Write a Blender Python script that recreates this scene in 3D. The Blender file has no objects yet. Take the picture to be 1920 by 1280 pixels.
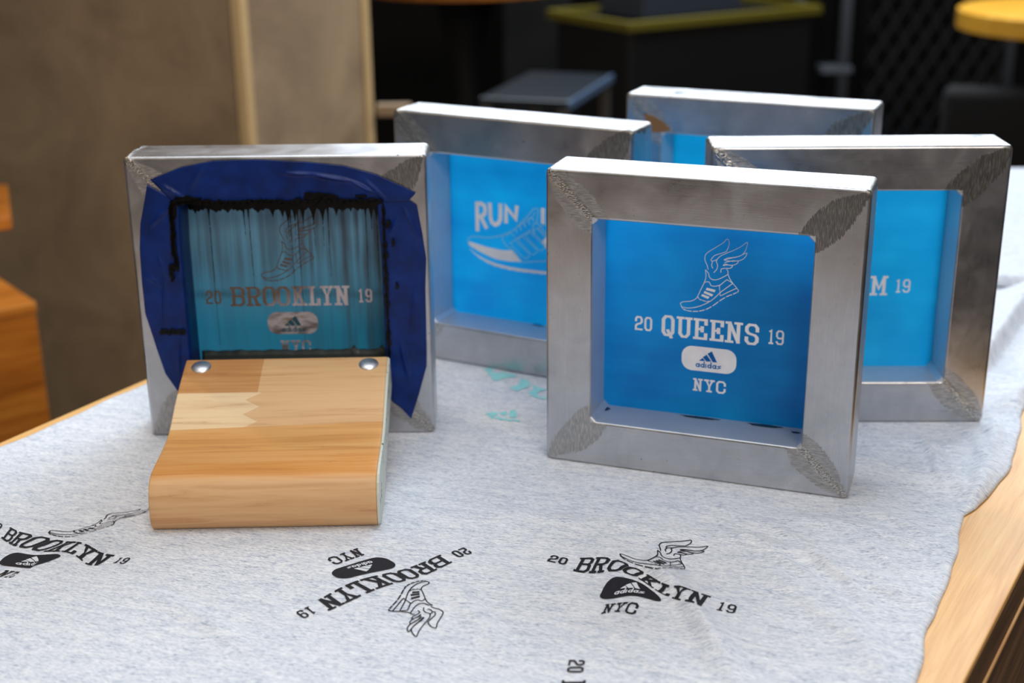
import bpy, bmesh, math, random
from mathutils import Vector, Matrix
C = bpy.context.scene.collection
S = bpy.context.scene
# ------------------------------------------------------------------ camera
F_PX, PITCH, ROLL, CAM_H = 2584.4, 0.3456, -0.0104, 0.4875     # table top is z = 0
cd = bpy.data.cameras.new('camera'); cam = bpy.data.objects.new('camera', cd); C.objects.link(cam)
cd.sensor_width = 36; cd.lens = 36 * F_PX / 1920; cd.clip_start = .01; cd.clip_end = 60
_f = Vector((0, math.cos(PITCH), -math.sin(PITCH))); _u = Vector((0, math.sin(PITCH), math.cos(PITCH))); _r = Vector((1, 0, 0))
_x = _r * math.cos(ROLL) + _u * math.sin(ROLL); _y = -_r * math.sin(ROLL) + _u * math.cos(ROLL)
cam.matrix_world = Matrix(((_x.x, _y.x, -_f.x, 0), (_x.y, _y.y, -_f.y, 0), (_x.z, _y.z, -_f.z, CAM_H), (0, 0, 0, 1)))
cd.dof.use_dof = True; cd.dof.focus_distance = 1.02; cd.dof.aperture_fstop = 4.8
S.camera = cam
# ------------------------------------------------------------------ world, lights, exposure
w = bpy.data.worlds.new('world'); S.world = w; w.use_nodes = True
w.node_tree.nodes['Background'].inputs[0].default_value = (.42, .38, .36, 1)
w.node_tree.nodes['Background'].inputs[1].default_value = .24
S.view_settings.view_transform = 'Standard'; S.view_settings.look = 'None'
S.view_settings.exposure = 0.24; S.view_settings.gamma = 1.0; S.view_settings.use_curve_mapping = False

def area(name, loc, target, sx, sy, power, col):
    l = bpy.data.lights.new(name, 'AREA'); l.shape = 'RECTANGLE'; l.size = sx; l.size_y = sy; l.energy = power; l.color = col
    o = bpy.data.objects.new(name, l); C.objects.link(o); o.location = loc
    o.rotation_euler = (Vector(target) - Vector(loc)).to_track_quat('-Z', 'Y').to_euler(); return o
area('window_light', (1.1, 4.1, 2.35), (0.1, 1.0, 0), 3.7, 1.8, 175, (.82, .91, 1.0))
area('ceiling_light', (-.1, .9, 2.2), (0, .95, 0), 1.7, 1.0, 19, (.88, .94, 1.0))
area('ceiling_light_warm', (.8, -1.6, 2.0), (0, 1.0, .1), 1.2, .8, 34, (1.0, .90, .79))
def spot(name, loc, target, power, col, ang, size):
    l = bpy.data.lights.new(name, 'SPOT'); l.energy = power; l.color = col; l.spot_size = ang; l.spot_blend = .6; l.shadow_soft_size = size
    o = bpy.data.objects.new(name, l); C.objects.link(o); o.location = loc
    o.rotation_euler = (Vector(target) - Vector(loc)).to_track_quat('-Z', 'Y').to_euler(); return o
spot('track_lamp', (-1.5, 2.2, 1.9), (0.0, 1.2, .1), 26, (1.0, .74, .40), .6, .04)
spot('glint_spot', (-1.1, .2, 1.5), (.1, 1.1, .12), 9, (1.0, .80, .52), .7, .025)  # unseen spot, added so the weld seams sparkle
spot('track_lamp_front', (.7, .5, 1.9), (-.75, 2.9, -.1), 95, (1.0, .84, .58), .62, .08)

# ------------------------------------------------------------------ helpers
def tag(o, label=None, cat=None, group=None, kind=None):
    if label: o['label'] = label
    if cat: o['category'] = cat
    if group: o['group'] = group
    if kind: o['kind'] = kind
    return o
def empty(name, loc=(0, 0, 0), rz=0):
    o = bpy.data.objects.new(name, None); C.objects.link(o); o.location = loc; o.rotation_euler = (0, 0, rz); o.empty_display_size = .03
    return o
def obj(name, verts, faces, m, parent=None, smooth=False, loc=None, rz=None, uvw=None):
    me = bpy.data.meshes.new(name); me.from_pydata([tuple(v) for v in verts], [], faces); me.validate(); me.update()
    if smooth:
        for p in me.polygons: p.use_smooth = True
    if m: me.materials.append(m)
    o = bpy.data.objects.new(name, me); C.objects.link(o)
    if parent: o.parent = parent
    if loc: o.location = loc
    if rz is not None: o.rotation_euler = (0, 0, rz)
    return o
def from_bm(name, bm, m, parent=None, smooth=False, loc=None, rz=None):
    bmesh.ops.recalc_face_normals(bm, faces=bm.faces[:])
    me = bpy.data.meshes.new(name); bm.to_mesh(me); bm.free()
    if smooth:
        for p in me.polygons: p.use_smooth = True
    if m: me.materials.append(m)
    o = bpy.data.objects.new(name, me); C.objects.link(o)
    if parent: o.parent = parent
    if loc: o.location = loc
    if rz is not None: o.rotation_euler = (0, 0, rz)
    return o
def add_box(bm, x0, x1, y0, y1, z0, z1, bev=0, seg=2):
    b = bmesh.new(); bmesh.ops.create_cube(b, size=1)
    for v in b.verts: v.co = Vector(((x0 + x1) / 2 + v.co.x * (x1 - x0), (y0 + y1) / 2 + v.co.y * (y1 - y0), (z0 + z1) / 2 + v.co.z * (z1 - z0)))
    if bev: bmesh.ops.bevel(b, geom=b.edges[:], offset=bev, segments=seg, profile=.5, affect='EDGES')
    me = bpy.data.meshes.new('t'); b.to_mesh(me); b.free(); bm.from_mesh(me); bpy.data.meshes.remove(me)
def box(name, a, m, parent=None, bev=.002, **k):
    bm = bmesh.new(); add_box(bm, *a, bev); return from_bm(name, bm, m, parent, **k)
def add_lathe(bm, prof, n=40, cx=0, cy=0):
    rings = []
    for r, z in prof: rings.append([bm.verts.new((cx + r * math.cos(2 * math.pi * i / n), cy + r * math.sin(2 * math.pi * i / n), z)) for i in range(n)])
    for a, b in zip(rings, rings[1:]):
        for i in range(n): bm.faces.new((a[i], a[(i + 1) % n], b[(i + 1) % n], b[i]))
    bm.faces.new(rings[0][::-1]); bm.faces.new(rings[-1])
def add_tube(bm, a, b, r, n=12):
    a = Vector(a); b = Vector(b); q = (b - a).to_track_quat('Z', 'Y'); L = (b - a).length; R = []
    for z in (0, L): R.append([bm.verts.new(a + q @ Vector((r * math.cos(2 * math.pi * i / n), r * math.sin(2 * math.pi * i / n), z))) for i in range(n)])
    for i in range(n): bm.faces.new((R[0][i], R[0][(i + 1) % n], R[1][(i + 1) % n], R[1][i]))
    bm.faces.new(R[0][::-1]); bm.faces.new(R[1])
def sm(a, b, x):
    t = max(0., min(1., (x - a) / (b - a))); return t * t * (3 - 2 * t)
def lerp_poly(P, n):           # resample a polyline to n points
    P = [Vector(p) for p in P]; L = [0]
    for a, b in zip(P, P[1:]): L.append(L[-1] + (b - a).length)
    out = []
    for k in range(n):
        s = L[-1] * k / (n - 1); i = 0
        while i < len(P) - 2 and L[i + 1] < s: i += 1
        out.append(P[i].lerp(P[i + 1], (s - L[i]) / max(1e-9, L[i + 1] - L[i])))
    return out

# ------------------------------------------------------------------ materials
class NT:
    def __init__(s, name):
        s.m = bpy.data.materials.new(name); s.m.use_nodes = True; s.t = s.m.node_tree; s.p = s.t.nodes['Principled BSDF']
        s.tc = s.n('ShaderNodeTexCoord'); s.o = s.tc.outputs['Object']
    def n(s, typ, **k):
        x = s.t.nodes.new(typ)
        for a, b in k.items(): setattr(x, a, b)
        return x
    def put(s, sock, v):
        if hasattr(v, 'links') or hasattr(v, 'is_linked'): s.t.links.new(v, sock)
        else: sock.default_value = v
    def math(s, op, a, b=None, c=None, clamp=False):
        x = s.n('ShaderNodeMath', operation=op, use_clamp=clamp); s.put(x.inputs[0], a)
        if b is not None: s.put(x.inputs[1], b)
        if c is not None: s.put(x.inputs[2], c)
        return x.outputs[0]
    def map(s, scale=(1, 1, 1), loc=(0, 0, 0), rot=(0, 0, 0), src=None):
        x = s.n('ShaderNodeMapping'); s.put(x.inputs[0], src or s.o); x.inputs['Scale'].default_value = scale; x.inputs['Location'].default_value = loc; x.inputs['Rotation'].default_value = rot
        return x.outputs[0]
    def turn(s, ang, scale, loc=(0, 0, 0)):          # rotate first, then stretch
        return s.map(scale, loc, src=s.map(rot=(0, 0, ang)))
    def noise(s, vec, sc=1, det=3, rough=.55, dist=0):
        x = s.n('ShaderNodeTexNoise'); s.put(x.inputs['Vector'], vec); x.inputs['Scale'].default_value = sc; x.inputs['Detail'].default_value = det; x.inputs['Roughness'].default_value = rough; x.inputs['Distortion'].default_value = dist
        return x.outputs[0]
    def ramp(s, f, *st, interp='LINEAR'):
        x = s.n('ShaderNodeValToRGB'); s.put(x.inputs[0], f); e = x.color_ramp.elements; x.color_ramp.interpolation = interp
        while len(e) < len(st): e.new(.5)
        for i, (p, c) in enumerate(st): e[i].position = p; e[i].color = c if len(c) == 4 else (*c, 1)
        return x.outputs[0]
    def rng(s, f, a, b, c=0, d=1):
        x = s.n('ShaderNodeMapRange', clamp=True); s.put(x.inputs[0], f)
        for i, v in enumerate((a, b, c, d)): s.put(x.inputs[i + 1], v)
        return x.outputs[0]
    def mix(s, f, a, b, mode='MIX'):
        x = s.n('ShaderNodeMix', data_type='RGBA', blend_type=mode); s.put(x.inputs[0], f)
        s.put(x.inputs[6], a if hasattr(a, 'is_linked') else (*a, 1)); s.put(x.inputs[7], b if hasattr(b, 'is_linked') else (*b, 1))
        return x.outputs[2]
    def mixf(s, f, a, b):
        x = s.n('ShaderNodeMix', data_type='FLOAT'); s.put(x.inputs[0], f); s.put(x.inputs[2], a); s.put(x.inputs[3], b); return x.outputs[0]
    def bump(s, h, st, dist=.001, nrm=None):
        x = s.n('ShaderNodeBump'); s.put(x.inputs['Height'], h); s.put(x.inputs['Strength'], st); x.inputs['Distance'].default_value = dist
        if nrm: s.put(x.inputs['Normal'], nrm)
        s.t.links.new(x.outputs[0], s.p.inputs['Normal']); return x.outputs[0]
    def xyz(s, src=None):
        x = s.n('ShaderNodeSeparateXYZ'); s.put(x.inputs[0], src or s.o); return x.outputs
    def set(s, **k):
        names = dict(col='Base Color', rough='Roughness', metal='Metallic', spec='Specular IOR Level', coat='Coat Weight', crough='Coat Roughness', aniso='Anisotropic', sheen='Sheen Weight', trans='Transmission Weight')
        for a, v in k.items():
            if a == 'col' and not hasattr(v, 'is_linked'): v = (*v, 1) if len(v) == 3 else v
            s.put(s.p.inputs[names[a]], v)
        return s.m
def L(r, g, b):     # sRGB 0-255 -> linear
    f = lambda c: (c / 255 / 12.92) if c / 255 <= .04045 else ((c / 255 + .055) / 1.055) ** 2.4
    return (f(r), f(g), f(b))
def flat(name, col, rough=.6, metal=0, **k):
    t = NT(name); v = t.noise(t.map(), 40, 3); c = t.mix(t.rng(v, .3, .7, 0, .12), col, tuple(x * .55 for x in col))
    return t.set(col=c, rough=rough, metal=metal, **k)

def metal_mat(seed, dark=0.0, patches=(1, 1, 1, 1)):
    t = NT('brushed_aluminium'); x, y, z = t.xyz(); zc = t.math('SUBTRACT', z, .12475)
    ax = t.math('ABSOLUTE', x); az = t.math('ABSOLUTE', zc)
    off = (seed * 1.7, seed * .9, seed * 2.3)
    horiz = t.math('GREATER_THAN', az, ax)                                  # rails that run sideways
    bh = t.noise(t.map((25, 300, 1400), off), 1, 4, .65); bv = t.noise(t.map((1400, 300, 25), off), 1, 4, .65)
    brush = t.mixf(horiz, bv, bh)
    cloud = t.noise(t.map((1, 1, 1), off), 28, 4, .6, .4)
    blot = t.noise(t.map((1, 1, 1), (off[1], off[0], 3)), 75, 5, .7, 1.0)
    # ground weld area along every mitre, with a wandering border
    dd = t.math('ABSOLUTE', t.math('SUBTRACT', ax, az))
    wob = t.math('MULTIPLY', t.math('SUBTRACT', t.noise(t.map((1, 1, 1), off), 30, 1), .5), .014)
    far = t.math('MULTIPLY', t.math('POWER', t.math('ABSOLUTE', t.math('SUBTRACT', t.math('ADD', ax, az), .190)), 2), 5.)
    jag = t.math('MULTIPLY', t.math('SUBTRACT', t.noise(t.map((900, 100, 130), off), 1, 2), .5), .009)
    q = t.math('ADD', t.math('ADD', t.math('ADD', dd, wob), far), jag)
    patch = t.math('MULTIPLY', t.rng(q, .0190, .0182), t.rng(t.math('MAXIMUM', ax, az), .0863, .0872))
    g1 = t.noise(t.map((150, 300, 3200), off, (0, .12 + .1 * seed, 0)), 1, 2, .5, .3)
    g2 = t.noise(t.map((3200, 300, 150), off, (0, .15, 0)), 1, 2, .5, .3)
    right = t.math('GREATER_THAN', t.math('MULTIPLY', x, zc), 0)
    grind = t.mixf(right, g1, g2)
    speck = t.math('MULTIPLY', t.rng(t.noise(t.map((1, 1, 1), off), 330, 3, .6, .5), .68, .73), t.rng(cloud, .45, .6))
    base = t.ramp(cloud, (.3, (.46, .465, .485)), (.7, (.62, .62, .645)))
    base = t.mix(t.rng(blot, .6, .85, 0, .35), base, (.34, .32, .31))
    base = t.mix(t.rng(brush, .35, .75, 0, .28), base, (.36, .35, .35))
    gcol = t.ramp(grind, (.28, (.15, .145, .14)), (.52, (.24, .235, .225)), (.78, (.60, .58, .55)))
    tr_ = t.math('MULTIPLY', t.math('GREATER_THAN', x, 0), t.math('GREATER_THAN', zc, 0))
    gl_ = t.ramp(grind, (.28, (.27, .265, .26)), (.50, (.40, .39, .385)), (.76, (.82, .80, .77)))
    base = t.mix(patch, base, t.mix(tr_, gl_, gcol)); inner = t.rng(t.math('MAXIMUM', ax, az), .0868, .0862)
    base = t.mix(speck, base, (.06, .05, .05))
    scr = t.noise(t.map((900, 300, 60), off, (0, .5 + seed, 0)), 1, 1, .5, .6); scr2 = t.noise(t.map((60, 300, 900), off, (0, .9 + seed, 0)), 1, 1, .5, .6)
    sc_ = t.math('MULTIPLY', t.rng(t.math('MAXIMUM', scr, scr2), .77, .80), t.rng(blot, .5, .6, 0, .6)); base = t.mix(sc_, base, (.10, .09, .09))
    r = t.mixf(patch, t.rng(t.math('ADD', cloud, t.math('MULTIPLY', brush, .5)), .5, 1.0, .26, .42), t.rng(grind, .3, .7, .34, .5))
    h = t.mixf(patch, t.math('MULTIPLY', brush, .16), t.math('MULTIPLY', grind, .5))
    bead = t.math('MULTIPLY', t.math('MULTIPLY', t.rng(t.math('ADD', dd, t.math('MULTIPLY', wob, .4)), .0062, .0035), t.math('SUBTRACT', 1.0, right)), t.math('MULTIPLY', patch, .75))
    pit = t.noise(t.map((620, 620, 900), off), 1, 2, .6)
    h = t.mixf(bead, h, t.math('MULTIPLY', pit, 3.0)); r = t.mixf(bead, r, .16); base = t.mix(bead, base, t.ramp(pit, (.42, (.24, .23, .21)), (.62, (.80, .76, .68))))
    t.bump(h, .55, .0006)
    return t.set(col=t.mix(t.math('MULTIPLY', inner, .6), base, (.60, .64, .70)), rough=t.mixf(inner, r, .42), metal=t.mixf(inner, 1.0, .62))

def through(t, c, f):         # thin cloth: part of the light passes through it
    tr = t.n('ShaderNodeBsdfTranslucent'); t.put(tr.inputs[0], c if hasattr(c, 'is_linked') else (*c, 1)); mx = t.n('ShaderNodeMixShader'); mx.inputs[0].default_value = f
    t.t.links.new(t.p.outputs[0], mx.inputs[1]); t.t.links.new(tr.outputs[0], mx.inputs[2]); t.t.links.new(mx.outputs[0], t.t.nodes['Material Output'].inputs[0]); return t.m
def blue_mat(seed, c1, c2, gl=.36):
    t = NT('blue_screen_mesh'); x, y, z = t.xyz()
    s = t.noise(t.map((4, 4, 40), (seed, 0, seed)), 1, 3); c = t.noise(t.map(), 16, 2)
    f = t.math('ADD', t.math('MULTIPLY', s, .45), t.math('MULTIPLY', c, .6))
    weave = t.noise(t.map(), 2600, 1)
    c = t.mix(t.rng(f, .35, .72), c1, c2)
    t.set(col=c, rough=gl, spec=.4); return through(t, c, .56)

def inky_blue():
    t = NT('ink_stained_screen_mesh'); x, y, z = t.xyz(); zc = t.math('SUBTRACT', z, .12475)
    st = t.noise(t.map((170, 1, 4), (0, 0, 0)), 1, 3, .55); fine = t.noise(t.map((1500, 1, 14)), 1, 2); big = t.noise(t.map((60, 1, 9), (2, 0, 1)), 1, 2)
    c = t.mix(t.rng(zc, -.03, .06), L(44, 138, 174), L(98, 142, 166))
    grey = t.math('MULTIPLY', t.rng(t.math('ADD', t.math('MULTIPLY', st, .5), t.math('MULTIPLY', big, .5)), .42, .58), t.math('ADD', t.rng(zc, -.012, .02, .15, .6), t.rng(x, .0, .06, 0, .5)))
    c = t.mix(grey, c, L(60, 76, 90))
    blk = t.math('MULTIPLY', t.rng(st, .72, .77), t.rng(t.noise(t.map((8, 1, 30)), 1, 2), .42, .62))
    c = t.mix(blk, c, L(14, 18, 22))
    band = t.math('MULTIPLY', t.rng(t.math('ABSOLUTE', t.math('ADD', zc, t.math('MULTIPLY', t.noise(t.map((25, 1, 1)), 1, 2), .014))), .006, .0), t.rng(fine, .4, .6, .2, .6))
    c = t.mix(band, c, L(24, 50, 66))
    t.bump(st, .25, .0004)
    t.set(col=c, rough=.34, spec=.4); return through(t, c, .2)

def tape_mat():
    t = NT('blue_masking_tape'); n = t.noise(t.map(), 60, 3); cr = t.noise(t.map((1, 1, 1)), 700, 2)
    c = t.mix(t.rng(n, .3, .7), L(0, 28, 88), L(0, 44, 122))
    wv = t.noise(t.map((60, 60, 25)), 1, 4, .6, 1.5)
    t.bump(t.math('ADD', t.math('MULTIPLY', cr, .06), wv), .22, .0012)
    return t.set(col=c, rough=.42, spec=.3)

def cloth_mat():
    t = NT('heather_grey_jersey')
    m1 = t.turn(.30, (110, 620, 1)); m2 = t.turn(.34, (300, 1700, 1), (3, 1, 0)); m3 = t.turn(.25, (30, 150, 1), (1, 4, 0))
    a = t.noise(m1, 1, 3, .6, .6); b = t.noise(m2, 1, 2, .6, .3); c = t.noise(m3, 1, 3, .55, .8)
    f = t.math('ADD', t.math('ADD', t.math('MULTIPLY', a, .36), t.math('MULTIPLY', b, .50)), t.math('MULTIPLY', c, .18))
    col = t.ramp(f, (.37, L(122, 136, 160)), (.45, L(184, 193, 209)), (.53, L(216, 221, 230)), (.64, L(240, 242, 246)))
    knit = t.n('ShaderNodeTexWave', wave_type='BANDS', bands_direction='X'); t.put(knit.inputs['Vector'], t.map((1, 1, 1), rot=(0, 0, .55))); knit.inputs['Scale'].default_value = 330; knit.inputs['Distortion'].default_value = 3; knit.inputs['Detail'].default_value = 2
    wr = t.noise(t.turn(.5, (34, 80, 1)), 1, 2, .5, 1.0)
    h = t.math('ADD', t.math('MULTIPLY', knit.outputs[1], .10), t.math('ADD', t.math('MULTIPLY', a, .2), t.math('MULTIPLY', wr, .9)))
    t.bump(h, .45, .0012)
    return t.set(col=col, rough=.92, spec=.15, sheen=.25)

def wood_mat(name, c_dark, c_mid, c_light, scale=1., rough=.5, grain=(3, 70, 70)):
    t = NT(name); g = t.map(tuple(s * scale for s in grain)); n = t.noise(g, 1, 5, .6, 1.0)
    n2 = t.noise(t.map(tuple(s * scale * k for s, k in zip(grain, (4, 9, 9)))), 1, 3)
    f = t.math('ADD', t.math('MULTIPLY', n, .75), t.math('MULTIPLY', n2, .25))
    c = t.ramp(f, (.32, c_dark), (.5, c_mid), (.68, c_light)); t.bump(n2, .12, .0005)
    return t.set(col=c, rough=rough, spec=.35)

def squeegee_mat():       # laminated, finger-jointed light wood: blocks of different boards
    t = NT('laminated_wood'); x, y, z = t.xyz()
    grain = t.noise(t.map((9, 160, 160), rot=(0, 0, .03)), 1, 5, .6, .8); fine = t.noise(t.map((60, 900, 900)), 1, 3)
    wide = t.noise(t.map((3, 45, 45), (2, 0, 0)), 1, 3, .5, .6)
    zig = t.math('MULTIPLY', t.math('PINGPONG', t.math('ADD', y, .004), .0075), 1.7)
    left_b = t.math('LESS_THAN', x, t.math('ADD', -.029, zig)); left_a = t.math('LESS_THAN', x, -.0195)
    A = t.math('GREATER_THAN', y, .1245); lo = t.math('LESS_THAN', t.math('ADD', y, t.math('MULTIPLY', x, -.03)), .0885)
    tan = L(226, 184, 134); c = t.mix(t.math('MULTIPLY', left_b, 1), tan, L(240, 212, 170))
    c = t.mix(A, c, t.mix(left_a, tan, L(205, 150, 92)))
    front = t.math('LESS_THAN', y, .0155)
    low = t.mix(t.rng(y, .055, .03), L(222, 166, 100), L(214, 150, 80)); low = t.mix(t.rng(y, .013, .007), low, L(216, 172, 124))
    c = t.mix(lo, c, low)
    s = t.math('ADD', t.math('MULTIPLY', grain, .6), t.math('MULTIPLY', wide, .4))
    c = t.mix(t.rng(s, .5, .72, 0, .55), c, t.mix(1.0, c, L(196, 140, 84), 'MULTIPLY'))
    c = t.mix(t.rng(s, .5, .3, 0, .3), c, L(246, 214, 166))
    line = t.rng(t.math('ABSOLUTE', t.math('SUBTRACT', grain, .64)), .012, .0, 0, .3)
    c = t.mix(line, c, L(140, 88, 44))
    t.bump(t.math('ADD', fine, grain), .18, .0006)
    return t.set(col=c, rough=.46, spec=.35)

# ---- shape of the cloth surface
def sst(a,b,x):
    t=max(0.,min(1.,(x-a)/(b-a))); return t*t*(3-2*t)
def ridge(x,y,pts,wd,h):
    # soft fold along a polyline, fading at both ends
    best=9; tt=0; L=len(pts)-1
    for i in range(L):
        ax,ay=pts[i]; bx,by=pts[i+1]; dx,dy=bx-ax,by-ay
        u=((x-ax)*dx+(y-ay)*dy)/(dx*dx+dy*dy); u=max(0.,min(1.,u))
        d=math.hypot(x-ax-dx*u,y-ay-dy*u)
        if d<best: best=d; tt=(i+u)/L
    if best>wd*3: return 0.
    return h*math.exp(-(best/wd)**2)*sst(0,.25,tt)*sst(1,.75,tt)
FEET=[(-.1938,1.1179,.0013),(.1452,1.0199,-.3449),(-.0022,1.2654,-.4816),(.2931,1.1315,-.0213),(.2323,1.3523,-.4302)]
FOLDS=[([(.185,.955),(.215,.90),(.232,.85),(.245,.79)],.0050,.0030),
       ([(.235,.945),(.262,.90),(.275,.85),(.285,.81)],.0055,.0028),
       ([(.150,.935),(.180,.90),(.205,.86),(.225,.80),(.24,.76)],.0048,.0034),
       ([(.085,.885),(.105,.85),(.122,.80),(.128,.75)],.0052,.0030),
       ([(.21,.90),(.225,.86),(.245,.84),(.27,.83)],.0045,.0022),
       ([(.27,.97),(.30,.93),(.315,.89)],.0050,.0024),
       ([(.35,1.12),(.352,1.05),(.343,.985)],.0035,.0034),
       ([(.39,1.14),(.40,1.09),(.385,1.03)],.0045,.0030),
       ([(-.05,.86),(-.02,.80),(.0,.74)],.0080,.0024),
       ([(-.30,.87),(-.22,.82),(-.16,.76)],.0090,.0022),([(.09,.90),(.115,.84),(.13,.78),(.14,.70)],.012,0.0063),
       ([(.17,.88),(.20,.83),(.225,.77),(.235,.70)],.011,0.0045),
       ([(.13,.93),(.19,.90),(.25,.86),(.29,.80)],.010,0.0045),
       ([(.20,.95),(.26,.93),(.31,.89)],.008,0.0039),
       ([(.06,.95),(.10,.93),(.15,.92)],.007,0.0024),
       ([(.02,.86),(.07,.80),(.10,.72)],.013,0.0027),
       ([(-.02,.965),(.02,.955),(.07,.935)],.008,0.0018),
       ([(-.36,.99),(-.31,.95),(-.28,.92)],.010,0.0018),
       ([(.335,1.10),(.36,1.04),(.355,.97)],.006,0.0033),
       ([(.435,1.20),(.42,1.10),(.375,1.0),(.35,.95)],.009,0.0067),
       ([(.31,1.09),(.36,1.08),(.40,1.06)],.007,0.0027),
       ([(-.02,.68),(.04,.64),(.05,.55)],.012,0.0024)]
def cloth_h(x,y):
    h=.0
    for p,w,a in FOLDS: h+=ridge(x,y,p,w,a)
    h+=.0004*(1+math.sin(x*61+y*33+2*math.sin(y*21)))*sst(1.15,1.0,y)
    m=1.
    for fx,fy,a in FEET:      # cloth lies flat under every frame
        c,s=math.cos(a),math.sin(a); u=(x-fx)*c+(y-fy)*s; n=-(x-fx)*s+(y-fy)*c
        d=math.hypot(max(abs(u)-.125,0),max(-n,0,n-.0474)); m=min(m,sst(.0,.02,d))
    c,s=math.cos(.02),math.sin(.02); u=(x+.1888)*c+(y-.935)*s; n=-(x+.1888)*s+(y-.935)*c
    d=math.hypot(max(abs(u)-.0858,0),max(-n,0,n-.18)); m=min(m,sst(.0,.02,d))
    h*=m
    # bunched sleeve at the far right
    b=0
    d=((x-.463)*-.87+(y-1.248)*.50)          # distance behind the front of the upper fold
    b+=.026*sst(.0,.008,d)*math.exp(-max(d,0)/.045)*sst(-.01,.05,(x-.463)*.5+(y-1.248)*.87)
    b+=.010*math.exp(-(((x-.50)/.05)**2+((y-1.20-.5*(x-.5))/.022)**2))
    fx,fy=.2931,1.1315
    b*=sst(.43,.458,x)
    return max(h+b,0.)

TEAL=[[[-0.0276,1.2736],[-0.021,1.2796],[-0.0187,1.2733],[-0.0215,1.2641],[-0.0134,1.2628],[-0.0075,1.2637],[0.0042,1.2562],[0.0027,1.2502],[-0.006,1.2485],[-0.0097,1.2466],[-0.0133,1.2417],[-0.0184,1.2428],[-0.0214,1.2529]],[[0.0078,1.2461],[0.0136,1.2429],[0.0178,1.2339],[0.0147,1.2233],[0.0082,1.2186],[0.0046,1.213],[-0.0032,1.2238],[0.004,1.2284],[0.0077,1.2362]],[[0.0184,1.23],[0.0254,1.222],[0.0339,1.2179],[0.0252,1.2124],[0.023,1.2049],[0.0249,1.1992],[0.0333,1.1971],[0.0332,1.1925],[0.0235,1.1955],[0.0166,1.2032],[0.0153,1.2108],[0.0204,1.2183]],[[-0.0252,1.1607],[-0.0149,1.1639],[-0.0135,1.156],[-0.0182,1.1535]],[[-0.0125,1.1612],[-0.0057,1.1646],[-0.0053,1.1557],[-0.0101,1.155]],[[-0.0026,1.1663],[0.0033,1.167],[0.0032,1.1503],[-0.0033,1.1505]],[[-0.021,1.1544],[-0.0168,1.1491],[-0.0135,1.1507],[-0.0101,1.1454],[-0.0067,1.1476],[-0.0033,1.1427],[0.0001,1.1452],[0.0048,1.1416]]]
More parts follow.
